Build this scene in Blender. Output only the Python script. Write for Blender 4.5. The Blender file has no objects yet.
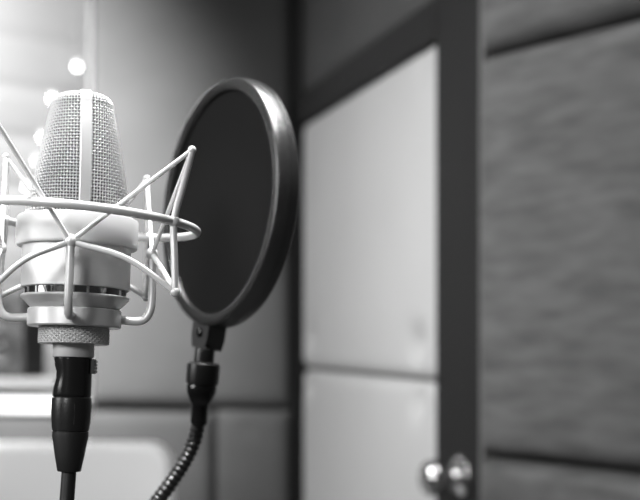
import bpy, bmesh, math, random
from mathutils import Vector, Matrix, Euler
random.seed(7)
PI = math.pi
SC = bpy.context.scene
COL = SC.collection

# ------------------------------------------------------------------ camera, world, lights, exposure
CAM_Z = 1.24
F = 1180.0                      # focal length in pixels of the 640 px wide frame
HOR = 335.0                     # image row of eye level
cd = bpy.data.cameras.new('camera'); cam = bpy.data.objects.new('camera', cd); COL.objects.link(cam)
cam.location = (0, 0, CAM_Z); cam.rotation_euler = (PI / 2, 0, 0)
cd.sensor_width = 36; cd.lens = F * 36 / 640; cd.shift_y = (HOR - 250) / 640
cd.clip_start = 0.02
cd.dof.use_dof = True; cd.dof.focus_distance = 0.575; cd.dof.aperture_fstop = (cd.lens) / 8.2
SC.camera = cam

w = bpy.data.worlds.new('world'); SC.world = w; w.use_nodes = True
w.node_tree.nodes['Background'].inputs[0].default_value = (1, 1, 1, 1)
w.node_tree.nodes['Background'].inputs[1].default_value = 0.055

def area(name, loc, target, size, power, sy=None):
    l = bpy.data.lights.new(name, 'AREA'); l.energy = power; l.size = size
    if sy: l.shape = 'RECTANGLE'; l.size_y = sy
    o = bpy.data.objects.new(name, l); COL.objects.link(o); o.location = loc
    o.rotation_euler = (Vector(target) - Vector(loc)).to_track_quat('-Z', 'Y').to_euler()
    return o
area('key_softbox', (-1.35, 0.22, CAM_Z + 0.45), (-0.1, 0.62, CAM_Z + 0.03), 0.65, 13)
o = area('front_fill', (-0.62, -0.55, CAM_Z + 0.5), (-0.12, 0.58, CAM_Z + 0.04), 0.3, 1.1); o.data.spread = math.radians(60)  # unseen fill light, added to brighten the camera side of the cords
o = area('ceiling_downlight', (0.02, 0.68, CAM_Z + 1.2), (-0.05, 0.66, CAM_Z), 0.22, 8); o.data.spread = math.radians(75)
area('ceiling_lamp', (0.50, 1.15, CAM_Z + 1.2), (0.1, 0.9, CAM_Z - 0.4), 0.3, 9)
o = area('door_fill', (-0.75, 1.25, CAM_Z + 0.75), (0.25, 2.0, CAM_Z - 0.15), 0.4, 4.8); o.data.spread = math.radians(100)  # added fill out of view, lifts door and right wall, misses microphone front
area('control_room_lamp', (-1.7, 3.35, CAM_Z + 1.35), (-1.35, 4.2, CAM_Z + 0.7), 0.4, 150)
sl_ = bpy.data.lights.new('wall_spot', 'SPOT'); sl_.energy = 470; sl_.spot_size = 2 * 0.765; sl_.spot_blend = 1.0; sl_.shadow_soft_size = 0.06
so = bpy.data.objects.new('wall_spot', sl_); COL.objects.link(so); so.location = (-0.978, 1.832, CAM_Z + 0.877)
so.rotation_euler = (Vector((-1.02, 2.98, 1.537)) - so.location).to_track_quat('-Z', 'Y').to_euler()

vs = SC.view_settings
vs.view_transform = 'Standard'; vs.look = 'None'; vs.gamma = 1; vs.exposure = 0.0; vs.use_curve_mapping = False
SC.cycles.use_denoising = True

# ------------------------------------------------------------------ helpers
def P(x, y, Y):
    """the point at depth Y that lies at image place x, y"""
    return Vector(((x - 320) / F * Y, Y, CAM_Z + (HOR - y) / F * Y))

def mat(name, col, rough=0.5, metal=0.0, noise=None, bump=None, spec=0.5, coat=0.0):
    m = bpy.data.materials.new(name); m.use_nodes = True
    nt = m.node_tree; b = nt.nodes['Principled BSDF']
    c = (col, col, col, 1)
    b.inputs['Base Color'].default_value = c
    b.inputs['Roughness'].default_value = rough
    b.inputs['Metallic'].default_value = metal
    b.inputs['Specular IOR Level'].default_value = spec
    b.inputs['Coat Weight'].default_value = coat
    tc = nt.nodes.new('ShaderNodeTexCoord')
    if noise:
        scl, amt, det = noise
        mp = nt.nodes.new('ShaderNodeMapping'); mp.inputs['Scale'].default_value = scl
        n = nt.nodes.new('ShaderNodeTexNoise'); n.inputs['Detail'].default_value = det; n.inputs['Scale'].default_value = 1
        r = nt.nodes.new('ShaderNodeMapRange')
        r.inputs['From Min'].default_value = 0.3; r.inputs['From Max'].default_value = 0.7
        r.inputs['To Min'].default_value = col * (1 - amt); r.inputs['To Max'].default_value = col * (1 + amt)
        nt.links.new(tc.outputs['Object'], mp.inputs[0]); nt.links.new(mp.outputs[0], n.inputs['Vector'])
        nt.links.new(n.outputs[0], r.inputs[0]); nt.links.new(r.outputs[0], b.inputs['Base Color'])
    if bump:
        scl, st = bump
        n2 = nt.nodes.new('ShaderNodeTexNoise'); n2.inputs['Scale'].default_value = scl; n2.inputs['Detail'].default_value = 3
        bp = nt.nodes.new('ShaderNodeBump'); bp.inputs['Strength'].default_value = st; bp.inputs['Distance'].default_value = 0.001
        nt.links.new(tc.outputs['Object'], n2.inputs['Vector']); nt.links.new(n2.outputs[0], bp.inputs['Height'])
        nt.links.new(bp.outputs[0], b.inputs['Normal'])
    return m

M = {}
M['silver'] = mat('satin_nickel', 0.66, 0.5, 0.5, bump=(2600, 0.12))
M['collar'] = mat('pale_satin_nickel', 0.8, 0.5, 0.25, bump=(2600, 0.1))
M['wire'] = mat('grille_wire', 0.70, 0.38, 0.6)
M['liner'] = mat('inner_grille_gauze', 0.035, 0.7, 0.3)
M['mount'] = mat('painted_mount_rod', 0.72, 0.36, 0.25)
M['cord'] = mat('white_elastic', 0.88, 0.6, 0.0)
M['slot'] = mat('dark_slot', 0.012, 0.4)
M['slotchrome'] = mat('dark_chrome', 0.30, 0.12, 1.0)
M['chrome'] = mat('chrome', 0.7, 0.18, 1.0)
M['plastic'] = mat('black_plastic', 0.012, 0.3, bump=(900, 0.08))
M['plastic_gloss'] = mat('glossy_black_plastic', 0.010, 0.16)
M['rubber'] = mat('black_rubber', 0.016, 0.42, bump=(1200, 0.1))
M['rim'] = mat('textured_black_rim', 0.022, 0.26, bump=(1500, 0.3), spec=0.95)
M['clip'] = mat('grey_black_plastic', 0.06, 0.5)
M['fabric'] = mat('grey_wall_fabric', 0.128, 0.95, noise=((13, 13, 58), 0.24, 4), bump=(260, 0.5), spec=0.15)
M['fabric_back'] = mat('back_wall_fabric', 0.10, 0.95, noise=((5, 5, 9), 0.06, 3), bump=(260, 0.4), spec=0.15)
M['leather'] = mat('pale_door_upholstery', 0.60, 0.7, noise=((3, 3, 3), 0.03, 2), spec=0.3)
M['stile'] = mat('dark_door_frame', 0.014, 0.65, noise=((4, 4, 1), 0.08, 2), spec=0.2)
M['trim'] = mat('grey_trim', 0.14, 0.6)
M['trim_pale'] = mat('pale_grey_trim', 0.25, 0.6)
M['gap'] = mat('dark_wall_backing', 0.03, 0.9)
M['white'] = mat('white_paint', 0.8, 0.5)
M['board'] = mat('pale_wall_boards', 0.20, 0.7, noise=((1.5, 1.5, 4), 0.05, 2))
M['seat'] = mat('pale_upholstery', 0.9, 0.7, noise=((4, 4, 4), 0.03, 2))
M['floor'] = mat('grey_carpet', 0.10, 0.95, noise=((60, 60, 60), 0.2, 3))
M['desk'] = mat('grey_desk_laminate', 0.2, 0.5)
M['dark'] = mat('speaker_cabinet_black', 0.022, 0.6)

def emissive(name, s):
    m = bpy.data.materials.new(name); m.use_nodes = True
    b = m.node_tree.nodes['Principled BSDF']
    b.inputs['Emission Color'].default_value = (1, 1, 1, 1); b.inputs['Emission Strength'].default_value = s
    return m
M['bulb'] = emissive('lit_bulb', 9)

def see_through(name, col, alpha, rough, gloss):
    m = bpy.data.materials.new(name); m.use_nodes = True; nt = m.node_tree
    out = nt.nodes['Material Output']; b = nt.nodes['Principled BSDF']
    b.inputs['Base Color'].default_value = (col, col, col, 1); b.inputs['Roughness'].default_value = rough
    b.inputs['Specular IOR Level'].default_value = gloss
    t = nt.nodes.new('ShaderNodeBsdfTransparent'); mx = nt.nodes.new('ShaderNodeMixShader')
    mx.inputs[0].default_value = alpha
    nt.links.new(t.outputs[0], mx.inputs[1]); nt.links.new(b.outputs[0], mx.inputs[2]); nt.links.new(mx.outputs[0], out.inputs[0])
    return m
M['nylon'] = see_through('black_nylon_screen', 0.012, 0.95, 0.8, 0.15)

def glass():
    m = bpy.data.materials.new('window_glass'); m.use_nodes = True; nt = m.node_tree
    out = nt.nodes['Material Output']; nt.nodes.remove(nt.nodes['Principled BSDF'])
    t = nt.nodes.new('ShaderNodeBsdfTransparent'); g = nt.nodes.new('ShaderNodeBsdfGlossy'); g.inputs['Roughness'].default_value = 0.02
    fr = nt.nodes.new('ShaderNodeFresnel'); fr.inputs[0].default_value = 1.25
    mx = nt.nodes.new('ShaderNodeMixShader')
    nt.links.new(fr.outputs[0], mx.inputs[0]); nt.links.new(t.outputs[0], mx.inputs[1]); nt.links.new(g.outputs[0], mx.inputs[2])
    nt.links.new(mx.outputs[0], out.inputs[0])
    return m
M['glass'] = glass()

class MB:
    def __init__(s): s.v = []; s.f = []
    def add(s, verts, faces):
        n = len(s.v); s.v += [tuple(v) for v in verts]; s.f += [tuple(i + n for i in f) for f in faces]
    def grid(s, rows, close_u=False, close_v=False, flip=False):
        nr = len(rows); nc = len(rows[0]); fs = []
        for j in range(nr if close_v else nr - 1):
            for i in range(nc if close_u else nc - 1):
                a = j * nc + i; b = j * nc + (i + 1) % nc; c = ((j + 1) % nr) * nc + (i + 1) % nc; d = ((j + 1) % nr) * nc + i
                fs.append((d, c, b, a) if flip else (a, b, c, d))
        s.add([p for r in rows for p in r], fs)
    def lathe(s, prof, n=64, closed=False, mtx=None, deform=None):
        """prof: list of (r, z)"""
        rows = []
        for (r, z) in prof:
            row = []
            for k in range(n):
                a = 2 * PI * k / n
                p = Vector((r * math.cos(a), r * math.sin(a), z))
                if deform: p = deform(p, a)
                row.append(mtx @ p if mtx else p)
            rows.append(row)
        s.grid(rows, close_u=True, close_v=closed)
        if not closed:
            n0 = len(s.v)
            for (row, rev) in ((rows[0], True), (rows[-1], False)):
                c = sum(row, Vector()) / n; m = len(s.v)
                s.v += [tuple(p) for p in row] + [tuple(c)]
                for k in range(n):
                    t = (m + k, m + (k + 1) % n, m + n)
                    s.f.append(t[::-1] if rev else t)
    def tube(s, pts, rad, n=12, closed=False, caps=True):
        pts = [Vector(p) for p in pts]; m = len(pts)
        rf = rad if callable(rad) else (lambda i: rad)
        tang = []
        for i in range(m):
            a = pts[(i - 1) % m] if (closed or i > 0) else pts[i]
            b = pts[(i + 1) % m] if (closed or i < m - 1) else pts[i]
            tang.append((b - a).normalized())
        t0 = tang[0]; ref = Vector((0, 0, 1)) if abs(t0.z) < 0.9 else Vector((1, 0, 0))
        nrm = (ref - t0 * ref.dot(t0)).normalized(); rows = []
        for i in range(m):
            t = tang[i]; nrm = (nrm - t * nrm.dot(t)).normalized(); bn = t.cross(nrm)
            rows.append([pts[i] + (nrm * math.cos(2 * PI * k / n) + bn * math.sin(2 * PI * k / n)) * rf(i) for k in range(n)])
        s.grid(rows, close_u=True, close_v=closed)
        if caps and not closed:
            for (row, rev) in ((rows[0], True), (rows[-1], False)):
                m0 = len(s.v); s.v += [tuple(p) for p in row]
                idx = list(range(m0, m0 + n)); s.f.append(tuple(idx[::-1] if rev else idx))
    def ball(s, c, r, n=16, sc=(1, 1, 1)):
        c = Vector(c); rows = []
        for j in range(n // 2 + 1):
            th = PI * j / (n // 2)
            rr = max(math.sin(th), 1e-4)
            rows.append([c + Vector((r * sc[0] * rr * math.cos(2 * PI * k / n), r * sc[1] * rr * math.sin(2 * PI * k / n), -r * sc[2] * math.cos(th))) for k in range(n)])
        s.grid(rows, close_u=True)
    def box(s, lo, hi, mtx=None):
        v = [Vector((x, y, z)) for z in (lo[2], hi[2]) for (x, y) in ((lo[0], lo[1]), (hi[0], lo[1]), (hi[0], hi[1]), (lo[0], hi[1]))]
        if mtx: v = [mtx @ p for p in v]
        s.add(v, [(3, 2, 1, 0), (4, 5, 6, 7), (0, 1, 5, 4), (1, 2, 6, 5), (2, 3, 7, 6), (3, 0, 4, 7)])
    def build(s, name, m, parent=None, smooth=True, bevel=0.0, angle=40, bseg=3):
        me = bpy.data.meshes.new(name); me.from_pydata(s.v, [], s.f); me.update()
        o = bpy.data.objects.new(name, me); COL.objects.link(o); me.materials.append(m)
        if parent: o.parent = parent
        if bevel:
            b = o.modifiers.new('bevel', 'BEVEL'); b.width = bevel; b.segments = bseg; b.limit_method = 'ANGLE'; b.angle_limit = math.radians(40)
        if smooth:
            me.polygons.foreach_set('use_smooth', [True] * len(me.polygons))
            bpy_bm = bmesh.new(); bpy_bm.from_mesh(me)
            for e in bpy_bm.edges:
                if len(e.link_faces) == 2 and e.calc_face_angle(0) > math.radians(angle): e.smooth = False
            bpy_bm.to_mesh(me); bpy_bm.free()
        return o

def empty(name, loc=(0, 0, 0), rot=(0, 0, 0)):
    o = bpy.data.objects.new(name, None); COL.objects.link(o); o.location = loc; o.rotation_euler = rot
    o.empty_display_size = 0.02
    return o
def tag(o, label=None, cat=None, group=None, kind=None):
    if label: o['label'] = label
    if cat: o['category'] = cat
    if group: o['group'] = group
    if kind: o['kind'] = kind
    return o
def spline(pts, n=12):
    """Catmull-Rom through pts"""
    pts = [Vector(p) for p in pts]; q = [2 * pts[0] - pts[1]] + pts + [2 * pts[-1] - pts[-2]]; out = []
    for i in range(1, len(q) - 2):
        for k in range(n):
            t = k / n; a, b, c, d = q[i - 1:i + 3]
            out.append(0.5 * ((2 * b) + (c - a) * t + (2 * a - 5 * b + 4 * c - d) * t * t + (3 * b - a - 3 * c + d) * t ** 3))
    out.append(pts[-1]); return out

# ------------------------------------------------------------------ the room
class Wall:
    """upright plane through base point c, running along d (horizontal unit vector), n towards the room"""
    def __init__(s, c, d, n): s.c = Vector((c[0], c[1], 0)); s.d = Vector((d[0], d[1], 0)).normalized(); s.n = Vector((n[0], n[1], 0)).normalized()
    def at(s, t, z, off=0.0): return s.c + s.d * t + s.n * off + Vector((0, 0, z))
    def t(s, px, off=0.0):
        k = (px - 320) / F; c = s.c + s.n * off          # X = k Y
        return (k * c.y - c.x) / (s.d.x - k * s.d.y)
    def z(s, px, py, off=0.0):
        p = s.at(s.t(px, off), 0, off); return CAM_Z + (HOR - py) / F * p.y
def lr(d, toward):
    n = Vector((-d[1], d[0], 0)); 
    return n if n.dot(Vector((toward[0], toward[1], 0))) > 0 else -n

YC = 2.82
C = P(297, HOR, YC)
dd = Vector((0.30, -1, 0)).normalized()
door_w = Wall(C, dd, lr(dd, (-1, -0.3)))
bd = Vector((-0.476, 0.10, 0)).normalized()
back_w = Wall(C, bd, lr(bd, (0, -1)))
t480 = door_w.t(481, 0.02)
D = door_w.at(t480, 0, -0.01)
rd = Vector((0.8, -1, 0)).normalized()
right_w = Wall(D, rd, lr(rd, (-1, -0.5)))
TOP = 2.55

def slab(wall, t0, t1, z0, z1, o0, o1, mb=None):
    mb = mb or MB()
    pts = [wall.at(t, z, o) for z in (z0, z1) for (t, o) in ((t0, o0), (t1, o0), (t1, o1), (t0, o1))]
    f = [(3, 2, 1, 0), (4, 5, 6, 7), (0, 1, 5, 4), (1, 2, 6, 5), (2, 3, 7, 6), (3, 0, 4, 7)]
    mb.add(pts, f); return mb

def fix_normals(o):
    bm = bmesh.new(); bm.from_mesh(o.data); bmesh.ops.recalc_face_normals(bm, faces=bm.faces); bm.to_mesh(o.data); bm.free(); return o

def pad(wall, t0, t1, z0, z1, thick, er, name, m, parent=None, base=0.0015, dimples=(), puff=0.0):
    """a padded panel: rounded edges, slightly puffed middle, button-like dimples"""
    def coords(a, b, step):
        L = b - a; c = [0, er * 0.08, er * 0.2, er * 0.4, er * 0.65, er]
        n = max(2, int((L - 2 * er) / step)); c += [er + (L - 2 * er) * k / n for k in range(1, n)]
        c += [L - x for x in (er, er * 0.65, er * 0.4, er * 0.2, er * 0.08, 0)]
        return [a + x for x in c]
    ts = coords(t0, t1, 0.014); zs = coords(z0, z1, 0.014)
    def prof(e): 
        q = min(e / er, 1); return math.sqrt(max(0, 1 - (1 - q) ** 2))
    rows = []
    for z in zs:
        row = []
        for t in ts:
            h = thick * (0.25 + 0.75 * prof(min(t - t0, t1 - t)) * prof(min(z - z0, z1 - z)))
            u = (t - t0) / (t1 - t0); v = (z - z0) / (z1 - z0)
            h += puff * (1 - (2 * u - 1) ** 2) * (1 - (2 * v - 1) ** 4)
            for (dt, dz, depth, sg) in dimples:
                h -= depth * math.exp(-((t - dt) ** 2 + (z - dz) ** 2) / (2 * sg * sg))
            row.append(wall.at(t, z, base + h))
        rows.append(row)
    mb = MB(); mb.grid(rows)
    # sides and back
    nr, nc = len(rows), len(rows[0])
    loop = [(0, i) for i in range(nc)] + [(j, nc - 1) for j in range(1, nr)] + [(nr - 1, i) for i in range(nc - 2, -1, -1)] + [(j, 0) for j in range(nr - 2, 0, -1)]
    fr = [rows[j][i] for j, i in loop]; bk = [wall.at(ts[i], zs[j], base) for j, i in loop]
    mb.grid([fr, bk], close_u=True)
    n0 = len(mb.v); mb.v += [tuple(p) for p in bk]; mb.f.append(tuple(range(n0, n0 + len(bk))))
    return fix_normals(mb.build(name, m, parent, angle=60))

# floor
mb = MB(); mb.box((-3.2, -1.2, -0.08), (2.2, 5.6, 0.0)); tag(mb.build('floor', M['floor'], smooth=False), kind='structure')

# walls (backing slabs behind the padding)
tw = back_w.t(93)                 # right edge of the window opening
z_sill = back_w.z(30, 400)
z_seam = back_w.z(200, 407)
mb = MB(); slab(back_w, -0.12, tw, 0, TOP, -0.12, 0, mb); slab(back_w, tw, 2.6, 0, z_sill - 0.03, -0.12, 0, mb)
tag(fix_normals(mb.build('wall_back', M['gap'], smooth=False)), kind='structure')
tag(fix_normals(slab(door_w, 0.0, t480, 0, TOP, -0.12, -0.03).build('wall_door_side', M['gap'], smooth=False)), kind='structure')
tag(fix_normals(slab(right_w, 0.0, 1.7, 0, TOP, -0.12, 0).build('wall_right', M['gap'], smooth=False)), kind='structure')

# padded fabric wall panels
PG = 'fabric covered wall panels'
t215 = back_w.t(216)
def wp(o, label): return tag(o, label, 'wall panel', PG, 'thing')
wp(pad(back_w, 0.012, tw - 0.005, z_seam + 0.005, 2.5, 0.035, 0.035, 'acoustic_panel', M['fabric_back'], puff=0.006),
   'tall grey fabric wall panel behind the round pop filter, beside the window')
wp(pad(back_w, 0.012, t215 - 0.004, 0.25, z_seam - 0.005, 0.035, 0.03, 'acoustic_panel', M['fabric_back'],
       dimples=((back_w.t(253), back_w.z(253, 426), 0.012, 0.016),)),
   'narrow low grey fabric panel with a button dimple, in the corner beside the padded door')
wp(pad(back_w, t215 + 0.004, 2.5, 0.25, z_seam - 0.012, 0.035, 0.03, 'acoustic_panel', M['fabric_back']),
   'wide low grey fabric panel under the white window sill')
# right wall
zr1 = right_w.z(487, 52, 0.04); zr0 = right_w.z(487, 457, 0.04)
t_tr = right_w.t(486, 0.02)
wp(pad(right_w, t_tr, 1.6, zr0 + 0.003, zr1 - 0.003, 0.045, 0.026, 'acoustic_panel', M['fabric'], puff=0.006),
   'largest mottled grey fabric panel filling the wall right of the door')
wp(pad(right_w, t_tr, 1.6, zr1 + 0.003, 2.5, 0.045, 0.026, 'acoustic_panel', M['fabric'], puff=0.004),
   'grey fabric panel above the slanting seam at the upper right')
wp(pad(right_w, t_tr, 1.6, 0.3, zr0 - 0.003, 0.045, 0.026, 'acoustic_panel', M['fabric'], puff=0.004),
   'low grey fabric panel below the seam, right of the door knob')
tag(fix_normals(slab(right_w, -0.004, t_tr - 0.006, 0, 2.5, 0.0, 0.03).build('trim_1', M['trim'], smooth=False, bevel=0.004)), kind='structure')

# door: dark frame, two pale padded panels, knob
zt = door_w.z(438, 37, 0.018); zs_ = door_w.z(438, 382, 0.018)
tL = door_w.t(300, 0.018); tR = door_w.t(435.5, 0.02)
RH = 0.066
door = tag(empty('door_1', door_w.at(t480 / 2, 0)), 'door with two pale padded panels in a dark frame and a round chrome knob', 'door', kind='structure')
bpy.context.view_layer.update()
def dchild(o):
    o.parent = door; o.matrix_parent_inverse = Matrix.Translation(-door.location); return o
dchild(fix_normals(slab(door_w, 0.0, t480, 0, zt + RH, -0.03, -0.012).build('door_leaf', M['gap'], smooth=False)))
dchild(fix_normals(slab(door_w, tR, t480 - 0.002, 0, zt + RH + 0.9, -0.012, 0.02).build('stile', M['stile'], smooth=False, bevel=0.003)))
dchild(fix_normals(slab(door_w, 0.03, tL, 0, zt, -0.012, 0.02).build('stile', M['stile'], smooth=False, bevel=0.003)))
dchild(fix_normals(slab(door_w, 0.03, tR, zt, zt + RH, -0.012, 0.022).build('top_rail', M['stile'], smooth=False, bevel=0.003)))
def dm(px, py, dep=0.022, sg=0.020): return (door_w.t(px, 0.018), door_w.z(px, py, 0.018), dep, sg)
dchild(pad(door_w, tL, tR, zs_ + 0.003, zt, 0.026, 0.022, 'padded_panel', M['leather'], base=-0.012, puff=0.004,
           dimples=(dm(414, 345), dm(309, 338), dm(420, 70, 0.008, 0.02))))
dchild(pad(door_w, tL, tR, 0.3, zs_ - 0.003, 0.026, 0.022, 'padded_panel', M['leather'], base=-0.012, puff=0.004,
           dimples=(dm(414, 401), dm(307, 388))))
tk = door_w.t(456, 0.03); zk = door_w.z(456, 477, 0.03); kc = door_w.at(tk, zk, 0.02)
zq = door_w.n.to_track_quat('Z', 'Y').to_matrix().to_4x4()
km = Matrix.Translation(kc) @ zq
mb = MB(); mb.lathe([(0.001, 0), (0.033, 0), (0.033, 0.004), (0.028, 0.009), (0.016, 0.012), (0.013, 0.016)], 40, mtx=km)
rose = dchild(mb.build('knob_rose', M['chrome']))
mb = MB(); mb.lathe([(0.012, 0.012), (0.012, 0.026), (0.018, 0.030), (0.026, 0.037), (0.029, 0.046), (0.0275, 0.056), (0.021, 0.064), (0.010, 0.068), (0.001, 0.0685)], 40, mtx=km)
knob = dchild(mb.build('knob', M['chrome'])); knob['label'] = 'shiny chrome knob'
wp(pad(door_w, 0.03, tR + 0.02, zt + RH + 0.006, 2.5, 0.03, 0.03, 'acoustic_panel', M['fabric_back'], base=-0.0285),
   'dim grey fabric panel above the dark top rail of the padded door')

# window into the control room
win = tag(empty('window_1', back_w.at(tw, z_sill)), 'bright window with a white sill, behind the microphone', 'window', kind='structure')
def wchild(o):
    o.parent = win; o.matrix_parent_inverse = Matrix.Translation(-win.location); return o
wchild(fix_normals(slab(back_w, tw - 0.004, tw + 0.004, z_sill, TOP, -0.12, 0.022).build('window_frame', M['trim_pale'], smooth=False, bevel=0.003)))
wchild(fix_normals(slab(back_w, tw + 0.004, 2.5, z_sill + 0.004, TOP, -0.09, -0.084).build('window_pane', M['glass'], smooth=False)))
wchild(fix_normals(slab(back_w, tw - 0.0, 2.5, z_sill - 0.032, z_sill, -0.12, 0.05).build('window_sill', M['white'], smooth=False, bevel=0.006)))

# control room beyond the glass
cwd = Vector((-1, -0.86, 0)).normalized()
cw = Wall(P(100, HOR, 4.7), cwd, lr(cwd, (-0.3, -1)))
zb = cw.z(40, 41); pitch = 0.19
prof = []
zz = zb - 11 * pitch
while zz < 3.0:
    for (dz, o) in ((0.0, -0.010), (0.010, -0.009), (0.03, -0.002), (0.045, 0.0), (pitch - 0.045, 0.0), (pitch - 0.03, -0.002), (pitch - 0.010, -0.009)):
        prof.append((zz + dz, o))
    zz += pitch
prof = [(max(z, 0), o) for z, o in prof]
mb = MB(); mb.grid([[cw.at(t, z, o) for t in (-1.2, 1.75)] for z, o in prof])
mb.grid([[cw.at(t, z, -0.12) for t in (-1.2, 1.75)] for z in (0, 3.0)])
tag(mb.build('wall_control_room', M['board'], angle=60), kind='structure')

# bulbs on a hanging string
st_pts = [(77, 67), (52.5, 99), (42, 138), (36.5, 162), (27, 187)]
bpos = [cw.at(cw.t(x, 0.06), cw.z(x, y, 0.06), 0.06) for x, y in st_pts]
sl = tag(empty('string_light', bpos[0] + Vector((0, 0, 0.3))), 'string of small lit round bulbs beyond the window glass', 'string light')
off = sl.location
mb = MB(); mb.tube(spline([off + cw.n * -0.03 - off] + [p + Vector((0, 0, 0.022)) - off for p in bpos], 8), 0.0008, 6)
mb.build('wire', M['board'], sl)
for i, p in enumerate(bpos):
    mb = MB(); mb.ball(p - off, (0.011, 0.011, 0.009, 0.007, 0.008)[i], 14); b = mb.build('bulb', M['bulb'], sl)
    mb = MB(); mb.lathe([(0.001, 0.008), (0.006, 0.008), (0.006, 0.022), (0.001, 0.023)], 12, mtx=Matrix.Translation(p - off)); mb.build('socket', M['white'], b)

# desk and monitor speaker in the control room
dz = P(15, 377, 3.6).z; dc = P(10, 377, 3.62)
dk = tag(empty('desk', (dc.x - 0.15, 3.62, 0)), 'blurred grey desk under the dark speaker beyond the window glass', 'desk')
mb = MB(); mb.box((-0.42, -0.22, dz - 0.03), (0.34, 0.22, dz)); mb.build('desktop', M['desk'], dk, smooth=False, bevel=0.004)
mb = MB(); mb.box((-0.40, 0.17, dz - 0.35), (0.32, 0.19, dz - 0.031)); mb.build('modesty_panel', M['desk'], dk, smooth=False)
for sx in (-0.39, 0.31):
    for sy in (-0.19, 0.14):
        mb = MB(); mb.box((sx - 0.025, sy, 0), (sx + 0.025, sy + 0.05, dz - 0.031)); mb.build('leg', M['desk'], dk, smooth=False, bevel=0.003)
sp = tag(empty('monitor_speaker', (P(14, 377, 3.6).x, 3.6, dz + 0.001), (0, 0, -0.15)), 'dark blurred monitor speaker beyond the window, left of the microphone', 'speaker')
mb = MB(); mb.box((-0.068, -0.09, 0), (0.068, 0.09, 0.265)); mb.build('cabinet', M['dark'], sp, smooth=False, bevel=0.012)
for (zc, r) in ((0.095, 0.05), (0.205, 0.022)):
    mb = MB(); mb.lathe([(r, 0.0), (r * 1.1, 0.004), (r, 0.007), (r * 0.9, 0.004), (r * 0.4, -0.006), (r * 0.3, 0.0), (0.001, 0.004)], 32,
                        mtx=Matrix.Translation((0, -0.0905, zc)) @ Matrix.Rotation(PI / 2, 4, 'X'))
    mb.build('woofer' if r > 0.03 else 'tweeter', M['rubber'], sp)

# pale armchair whose back shows under the window
ay = 2.42
aR = P(172, 440, ay); aw = 0.62; ax = aR.x - aw / 2
ac = tag(empty('armchair', (ax, ay, 0)), 'pale armchair back with rounded corner, low under the window sill', 'chair')
zt_ = P(100, 443, ay).z
def rrect(w_, h_, r, n=10):
    out = []
    for (cx, cz, a0) in ((w_ / 2 - r, h_ - r, 0), (-w_ / 2 + r, h_ - r, PI / 2), (-w_ / 2 + 0.02, 0.02, PI), (w_ / 2 - 0.02, 0.02, 1.5 * PI)):
        rr = r if cz > 0.1 else 0.02
        for k in range(n + 1):
            a = a0 + PI / 2 * k / n; out.append((cx + rr * math.cos(a), cz + rr * math.sin(a)))
    return out
bh = zt_ - 0.40
rr = rrect(aw, bh, 0.05)
rows = []
for (yy, ins) in ((0.05, 0.012), (0.042, 0.003), (0.03, 0.0), (-0.05, 0.0), (-0.058, 0.003), (-0.062, 0.009)):
    rows.append([Vector((x * (1 - ins * 2 / aw), yy, 0.40 + z * (1 - ins / bh))) for x, z in rr])
mb = MB(); mb.grid(rows, close_u=True)
for row, rev in ((rows[0], 1), (rows[-1], 0)):
    n0 = len(mb.v); mb.v += [tuple(p) for p in row]; idx = tuple(range(n0, n0 + len(row))); mb.f.append(idx[::-1] if rev else idx)
fix_normals(mb.build('backrest', M['seat'], ac, angle=50))
mb = MB(); mb.box((-aw / 2 + 0.02, -0.55, 0.33), (aw / 2 - 0.02, -0.064, 0.46)); mb.build('seat', M['seat'], ac, smooth=False, bevel=0.03)
mb = MB(); mb.box((-aw / 2 + 0.03, -0.54, 0.26), (aw / 2 - 0.03, 0.045, 0.329)); mb.build('seat_frame', M['seat'], ac, smooth=False, bevel=0.01)
mb = MB(); mb.box((-0.2, -0.03, 0.329), (0.2, 0.03, 0.42)); mb.build('back_support', M['dark'], ac, smooth=False)
for sx in (-1, 1):
    for sy in (-0.5, 0.0):
        mb = MB(); mb.tube([(sx * (aw / 2 - 0.06), sy, 0), (sx * (aw / 2 - 0.07), sy, 0.265)], lambda i: 0.014 + 0.008 * i, 12); mb.build('leg', M['dark'], ac)

# ------------------------------------------------------------------ microphone (millimetres, scaled by mm)
mm = 0.001
YM = 0.6
RX, RY = math.radians(-3.2), math.radians(1.4)
base = P(73.6, 345, YM)
mic = tag(empty('condenser_microphone', base, (RX, RY, 0)), 'silver condenser microphone with woven wire grille head, held in the shock mount', 'microphone')
def S(prof): return [(r * mm, z * mm) for r, z in prof]

# grille surface: half widths along x and y by height, then the rounded top
H0, H1 = 63.0, 127.2
def prof_at(s):
    """s in 0..1 along the meridian; returns (ax, ay, h) in mm"""
    side = 0.86
    if s < side:
        q = s / side; h = H0 + (H1 - 6.0 - H0) * q
        a_x = 26.6 + (15.6 - 26.6) * q; a_y = 26.6 - 8.0 * q ** 2.2
        return a_x, a_y, h
    q = (s - side) / (1 - side); a = q * PI / 2
    return 15.6 - 5.2 * (1 - math.cos(a)) - 0.2 * q, 18.6 - 6.0 * (1 - math.cos(a)), H1 - 6.0 + 6.0 * math.sin(a)
ROT = math.radians(18)
def ring_pt(a_x, a_y, ang):
    c, s_ = math.cos(ang), math.sin(ang)
    e = 2 / 2.25
    x = a_x * math.copysign(abs(s_) ** e, s_); y = -a_y * math.copysign(abs(c) ** e, c)
    return x, y
NS = 360
def ring_table(s):
    a_x, a_y, h = prof_at(s)
    pts = [Vector((*ring_pt(a_x, a_y, PI * k / NS), h)) for k in range(NS + 1)]   # front to back on +x side
    cum = [0.0]
    for k in range(NS): cum.append(cum[-1] + (pts[k + 1] - pts[k]).length)
    return pts, cum
rotm = Matrix.Rotation(ROT, 4, 'Z')
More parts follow.
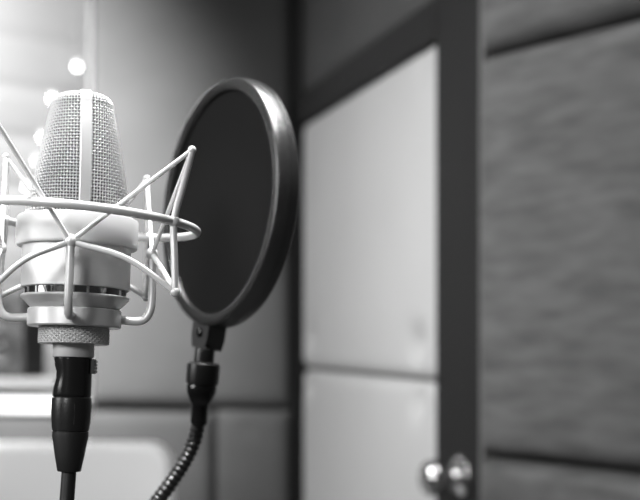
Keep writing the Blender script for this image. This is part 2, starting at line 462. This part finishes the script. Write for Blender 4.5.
def on_ring(tab, d):
    pts, cum = tab
    import bisect
    k = min(max(bisect.bisect_right(cum, d) - 1, 0), NS - 1)
    f = (d - cum[k]) / max(cum[k + 1] - cum[k], 1e-9)
    p = pts[k].lerp(pts[k + 1], f)
    return p, Vector((p.x / 1.0, p.y, 4.0)).normalized()
PV, PH = 1.6, 1.5
merid = 0; s_list = []
LEN = math.hypot(H1 - 6 - H0, 11) + 9.0
NR = int(LEN / PV)
SUB = 2
WR, AMP = 0.41, 0.34
tabs = [ring_table(min(1.0, k / (NR * SUB))) for k in range(NR * SUB + 1)]
gr = MB()
# upright wires, measured from the front strip and from the back strip
for side in (1, -1):
    for end in (0, 1):
        k = 0
        while True:
            d = 2.9 + k * PH; run = []
            for j, tab in enumerate(tabs):
                L = tab[1][-1]
                if d > L / 2: break
                p, n = on_ring(tab, d if end == 0 else L - d)
                sg = math.cos(PI * (j / SUB + k)) * AMP
                p = p + n * sg
                run.append(rotm @ Vector((p.x * side, p.y, p.z)) * mm)
            if len(run) < 3: break
            gr.tube(run, WR * mm, 4, caps=False); k += 1
# level wires
for j in range(NR + 1):
    tab = tabs[j * SUB]; L = tab[1][-1]; pts = []
    n = int(L / 2 / PH); 
    half = []
    for end in (0, 1):
        seq = []
        kk = 0
        while True:
            d = 2.9 + (kk - 2) * PH * 0.5 * 1.0
            if d > L / 2: break
            sg = -math.cos(PI * (j + (kk - 2) * 0.5)) * AMP
            seq.append((d if end == 0 else L - d, sg)); kk += 1
        half.append(seq)
    line = half[0] + half[1][::-1]
    for side in (1, -1):
        run = []
        for d, sg in line:
            p, nn = on_ring(tab, d); p = p + nn * sg
            run.append(rotm @ Vector((p.x * side, p.y, p.z)) * mm)
        gr.tube(run, WR * mm, 4, caps=False)
me = bpy.data.meshes.new('grille'); me.from_pydata(gr.v, [], gr.f); me.polygons.foreach_set('use_smooth', [True] * len(me.polygons))
go = bpy.data.objects.new('grille', me); COL.objects.link(go); me.materials.append(M['wire']); go.parent = mic
go['label'] = 'woven wire mesh'
# gauze just inside, and the closed top
li = MB(); rows = []
for k in range(41):
    a_x, a_y, h = prof_at(k / 40); rows.append([rotm @ Vector((*ring_pt(a_x - 1.0, a_y - 1.0, 2 * PI * i / 96), h - 0.8 * (k / 40))) * mm for i in range(96)])
li.grid(rows, close_u=True, flip=False)
n0 = len(li.v); li.v += [tuple(p) for p in rows[-1]]; li.f.append(tuple(range(n0, n0 + 96)))
fix_normals(li.build('inner_gauze', M['liner'], mic))
# strip over the head
path = []
for k in range(49):
    a_x, a_y, h = prof_at(k / 48); path.append((-(a_y), h))
top = path[-1]
fl = path + [(top[0] * (1 - q / 6), top[1] + 0.4 * math.sin(PI * q / 12)) for q in range(1, 7)]
full = fl + [(-y, h) for y, h in fl[-2::-1]]
stp = MB(); rows = []
for i, (y, h) in enumerate(full):
    a = Vector((full[max(i - 1, 0)][0], full[max(i - 1, 0)][1])); b = Vector((full[min(i + 1, len(full) - 1)][0], full[min(i + 1, len(full) - 1)][1]))
    t = (b - a).normalized(); n = Vector((-t.y, t.x))         # outward
    sec = [(-2.85, -0.6), (-2.85, 0.7), (-2.45, 1.15), (2.45, 1.15), (2.85, 0.7), (2.85, -0.6)]
    rows.append([rotm @ Vector((x, y + n.x * o, h + n.y * o)) * mm for x, o in sec])
stp.grid(rows, close_u=True)
fix_normals(stp.build('head_strip', M['silver'], mic, angle=35))
# collar, body, slot, lower lip, taper, neck
mb = MB(); mb.lathe(S([(26.0, 49.5), (29.8, 49.5), (30.4, 50.1), (30.6, 50.8), (30.6, 63.4), (30.3, 64.2), (29.4, 64.6), (26.0, 64.6)]), 96, closed=True); mb.build('collar', M['collar'], mic)
mb = MB(); mb.lathe(S([(20, 28.2), (26.9, 28.2), (27.3, 28.6), (27.3, 49.4), (20, 49.4)]), 96, closed=True); mb.build('body', M['silver'], mic)
mb = MB(); mb.lathe(S([(18, 24.8), (25.6, 24.8), (25.6, 28.2), (18, 28.2)]), 96, closed=True); mb.build('slot_ring', M['slotchrome'], mic)
for k in range(6):
    mb = MB(); mb.box((-0.5 * mm, 24.9 * mm, 25.0 * mm), (0.5 * mm, 26.3 * mm, 28.1 * mm), Matrix.Rotation(2 * PI * (k + 0.42) / 6, 4, 'Z'))
    mb.build('slot_bar', M['silver'], mic, smooth=False)
mb = MB(); mb.lathe(S([(15, 18.1), (21.5, 18.1), (22.2, 18.5), (27.0, 23.3), (27.25, 23.7), (27.25, 24.4), (26.8, 24.8), (15, 24.8)]), 96, closed=True); mb.build('lower_lip', M['silver'], mic)
mb = MB(); mb.lathe(S([(8, -6.3), (10.2, -6.3), (10.4, -6.0), (10.4, 2.0), (8, 2.0)]), 64, closed=True); mb.build('neck', M['silver'], mic)

# ------------------------------------------------------------------ shock mount
sm = tag(empty('shock_mount', base), 'silver wire shock mount with white elastic cords around the microphone', 'shock mount')
Mc = Euler((RX, RY, 0)).to_matrix().to_4x4()                                  # the cradle sits square to the microphone
Mr = Matrix.Translation((0.0039, 0.005, 0.0638)) @ Euler((math.radians(-2.33), math.radians(5.15), 0)).to_matrix().to_4x4()   # the suspended ring hangs a little askew
mb = MB(); mb.lathe(S([(15, 9.0), (22.9, 9.0), (23.5, 9.6), (23.5, 17.4), (22.9, 18.0), (15, 18.0)]), 96, closed=True, mtx=Mc); cr = mb.build('cradle_ring', M['mount'], sm)
kn = MB(); NK, NJ = 560, 50; rows = []
def kp(r, i, z): return Mc @ (Vector((r * math.cos(2 * PI * i / NK), r * math.sin(2 * PI * i / NK), z)) * mm)
def tri(x): return 1 - abs(2 * (x % 1.0) - 1)
rows.append([kp(11, i, 0.3) for i in range(NK)])
rows.append([kp(17.0, i, 0.3) for i in range(NK)])
for j in range(NJ + 1):
    rows.append([kp(17.15 + 0.9 * min(tri(i / 14 + j / 14), tri(i / 14 - j / 14)), i, 0.7 + 7.8 * j / NJ) for i in range(NK)])
rows.append([kp(17.0, i, 8.9) for i in range(NK)])
rows.append([kp(11, i, 8.9) for i in range(NK)])
kn.grid(rows, close_u=True, close_v=True)
kn.build('knurled_nut', M['silver'], sm, smooth=False)

RR = 58.2
def pol(r, az, h): a = math.radians(az); return Vector((r * math.sin(a), -r * math.cos(a), h)) * mm
mb = MB(); mb.tube([Mr @ pol(RR, 360 * k / 120, 0) for k in range(120)], 2.2 * mm, 14, closed=True); mb.build('outer_ring', M['mount'], sm)
# four bent posts on the ring: azimuth, top, bottom
posts = ((59, P(192, 150, 0.570), P(175, 292, 0.573)), (154, P(147, 179, 0.662), P(146, 297, 0.660)),
         (236, P(5.6, 157, 0.642), P(-2, 297, 0.640)), (326, P(-22, 92, 0.525), P(-18, 298, 0.548)))
tops, bots, eyes = [], [], []
for az, t_, b_ in posts:
    t_ = t_ - base; b_ = b_ - base; m_ = Mr @ pol(RR + 0.5, az, 0)
    mb = MB(); mb.tube(spline([t_, m_.lerp(t_, 0.5), m_, m_.lerp(b_, 0.5), b_], 5), 1.75 * mm, 12)
    mb.ball(t_, 2.1 * mm, 14); mb.ball(b_, 2.5 * mm, 14); mb.ball(m_, 3.0 * mm, 16)
    mb.build('post', M['mount'], sm); tops.append(t_); bots.append(b_)
HE = 48.0
for az in (7, 97, 187, 277):
    pts = [Mc @ q for q in (pol(22, az, 13.5), pol(31, az, 13.0), pol(35.5, az, 14.5), pol(38, az, 19), pol(38.6, az, 26), pol(38.5, az, 36), pol(38, az, HE))]
    mb = MB(); mb.tube(spline(pts, 6), 2.1 * mm, 12); mb.ball(pts[-1], 3.1 * mm, 16, (1, 1, 1.15))
    mb.build('cradle_arm', M['mount'], sm); eyes.append(pts[-1])
for i in range(4):
    e = eyes[i]
    for j in (i, (i - 1) % 4):
        for (q, bow) in ((tops[j], 0.0), (bots[j], 4.0 if i == 0 else 0.4)):
            mid = (e + q) / 2 + Vector((0, 0, bow * mm)) + Vector((e.x + q.x, e.y + q.y, 0)).normalized() * bow * 0.7 * mm
            mb = MB(); mb.tube(spline([e, mid, q], 10), (1.15 if bow == 0 else 1.4) * mm, 10)
            mb.build('elastic_cord', M['cord'], sm)

# ------------------------------------------------------------------ microphone cable with its plug
cb = tag(empty('microphone_cable', base, (RX, RY, 0)), 'black cable with a tapered plug in the bottom of the microphone', 'cable')
def grip(p, a):
    z = p.z / mm; n = Vector((p.x, p.y, 0)).normalized()
    k = max(0, -n.x) ** 2
    d = 1.7 * k * math.exp(-((z + 15.5) / 5.5) ** 2)
    return p - n * d * mm
mb = MB(); prof = [(7.5, -6.4), (9.3, -6.4), (9.7, -6.9)] + [(9.7, -7 - 0.9 * k) for k in range(21)] + [(9.65, -25.8), (9.3, -26.2), (9.3, -26.7)]
mb.lathe(S(prof)[::-1], 64, deform=grip); mb.build('plug_shell', M['plastic_gloss'], cb)
mb = MB(); mb.lathe(S([(9.3, -26.5), (9.8, -26.9), (10.0, -29), (10.0, -34), (9.7, -39), (9.2, -43.3), (8.7, -43.6), (8.7, -44)])[::-1], 64)
for k in range(9):                                 # fine grip ribs
    a = 2 * PI * k / 9 + 0.2
    mb.tube([(9.75 * mm * math.cos(a), 9.75 * mm * math.sin(a), -30 * mm), (9.35 * mm * math.cos(a), 9.35 * mm * math.sin(a), -40 * mm)], 0.45 * mm, 6)
mb.build('plug_collar', M['plastic'], cb)
mb = MB(); mb.lathe(S([(8.7, -43.8), (9.15, -44.1), (9.1, -46), (7.4, -56), (6.0, -63.4), (5.6, -64), (3.9, -64.2)])[::-1], 64); mb.build('strain_relief', M['rubber'], cb)
mb = MB(); mb.box((9.2 * mm, -2.2 * mm, -14.5 * mm), (11.4 * mm, 2.2 * mm, -7.0 * mm))
for k in range(4):
    mb.tube([(11.5 * mm, -2.2 * mm, (-8.2 - 1.7 * k) * mm), (11.5 * mm, 2.2 * mm, (-8.2 - 1.7 * k) * mm)], 0.75 * mm, 8)
mb.build('latch', M['plastic'], cb, smooth=True)
mb = MB(); mb.tube(spline([(0, 0, -63 * mm), (-0.4 * mm, 0, -75 * mm), (-1.2 * mm, 0, -95 * mm), (-3 * mm, 2 * mm, -140 * mm), (-8 * mm, 6 * mm, -220 * mm), (-20 * mm, 10 * mm, -330 * mm)], 10), 3.75 * mm, 16)
mb.build('lead', M['rubber'], cb)

# ------------------------------------------------------------------ pop filter
YP = 0.735
pc = P(214.5, 202, YP)
v = (pc - Vector((0, 0, CAM_Z))).normalized()
lf = Vector((-0.990, 0, 0.141)); lf = (lf - v * lf.dot(v)).normalized()
th = math.radians(63.5)
n = (-v * math.cos(th) + lf * math.sin(th)).normalized()
upv = v.cross(lf); upv = upv if upv.z > 0 else -upv      # along the long axis of the outline
pf = tag(empty('pop_filter', pc), 'round black pop filter on a ribbed gooseneck behind the microphone', 'pop filter')
side_v = upv.cross(n).normalized()
R3 = Matrix((side_v, upv, n)).transposed().to_4x4()          # local x, y in the hoop plane, z = facing
R_OUT = 123 / F * YP * 1000
k_ = R_OUT / 75.7
prof = [(68.6, -3.0), (68.8, -1.6), (69.3, -0.7), (70.4, -0.5), (73.2, 0.0), (75.2, -0.1), (76.0, -0.6), (76.4, -1.6), (76.9, -4.4), (77.2, -7.0), (77.2, -9.6), (76.9, -10.2), (76.9, -12.5), (76.2, -14.6), (74.8, -15.6), (70.5, -15.6), (68.8, -14.6), (68.6, -12.5)]
mb = MB(); mb.lathe([(r * k_ * mm, z * mm) for r, z in prof], 160, closed=True, mtx=R3); fix_normals(mb.build('hoop', M['rim'], pf, angle=50))
for dpt in (-4.0, -11.8):
    mb = MB(); rows = [[R3 @ Vector((r * k_ * mm * math.cos(2 * PI * i / 96), r * k_ * mm * math.sin(2 * PI * i / 96), dpt * mm)) for i in range(96)] for r in (0.01, 25, 50, 68.8)]
    mb.grid(rows, close_u=True); mb.build('screen', M['nylon'], pf)
# bracket under the hoop
bp = R3 @ Vector((0, -R_OUT * mm, -7.5 * mm))
mb = MB(); sec = [(-10, 5), (-11.5, 0), (-11, -9), (-8.5, -16), (8.5, -16), (11, -9), (11.5, 0), (10, 5)]
rows = [[R3 @ Vector((x * mm, -R_OUT * mm + y * mm, z * mm)) for x, y in sec] for z in (-14.2, -1.6)]
mb.grid(rows, close_u=True)
for row in rows:
    n0 = len(mb.v); mb.v += [tuple(p) for p in row]; mb.f.append(tuple(range(n0, n0 + 8)))
br = fix_normals(mb.build('bracket', M['clip'], pf, smooth=False, bevel=0.0018))
mb = MB(); mb.lathe([(0.003, 0), (0.003, 0.0012), (0.0022, 0.0018), (0.0012, 0.0018), (0.0010, 0.0008), (0.0002, 0.0008)], 20, mtx=R3 @ Matrix.Translation((0.001, -R_OUT * mm - 0.0055, -0.0014)))
mb.build('screw', M['plastic_gloss'], br)
# swivel and sleeve
s0 = P(205, 347, YP) - pc; s1 = P(198.5, 424, YP) - pc
axq = (s0 - s1).normalized().to_track_quat('Z', 'X').to_matrix().to_4x4()
Ls = (s0 - s1).length; px = YP / F
sp_ = [(3, 0), (9.8, -2), (10.2, -6), (10.2, -15), (14.6, -15.5), (16.4, -17), (16.6, -20), (16.6, -34), (16.2, -37), (14.6, -38), (15.0, -39), (15.0, -44), (13, -50), (10.2, -56), (9.2, -57), (8.6, -58), (8.4, -77), (6, -77.5)]
mb = MB(); mb.lathe([(r * px, y * px) for r, y in sp_[:10]][::-1], 48, mtx=Matrix.Translation(s0) @ axq)
mb.build('swivel_collar', M['plastic'], pf)
mb = MB(); mb.lathe([(r * px, y * px) for r, y in sp_[9:]][::-1], 48, mtx=Matrix.Translation(s0) @ axq)
mb.build('sleeve', M['plastic_gloss'], pf)
gp = [P(198.6, 421, YP), P(194.5, 440, YP - .002), P(186.5, 458, YP - .005), P(174, 478, YP - .01), P(158, 500, YP - .015), P(138, 526, YP - .02), P(110, 556, YP - .03), P(70, 590, YP - .04), P(20, 625, YP - .05)]
gp = spline([p - pc for p in gp], 60)
# resample evenly so the ribs keep their pitch
cum = [0.0]
for i in range(1, len(gp)): cum.append(cum[-1] + (gp[i] - gp[i - 1]).length)
N = int(cum[-1] / 0.0005); ev = []; j = 0
for i in range(N + 1):
    d = cum[-1] * i / N
    while j < len(cum) - 2 and cum[j + 1] < d: j += 1
    ev.append(gp[j].lerp(gp[j + 1], (d - cum[j]) / (cum[j + 1] - cum[j])))
RP = 0.0036
mb = MB(); mb.tube(ev, lambda i: 0.0038 + 0.0009 * abs(math.sin(PI * i * cum[-1] / N / RP)), 20); mb.build('gooseneck', M['plastic'], pf)
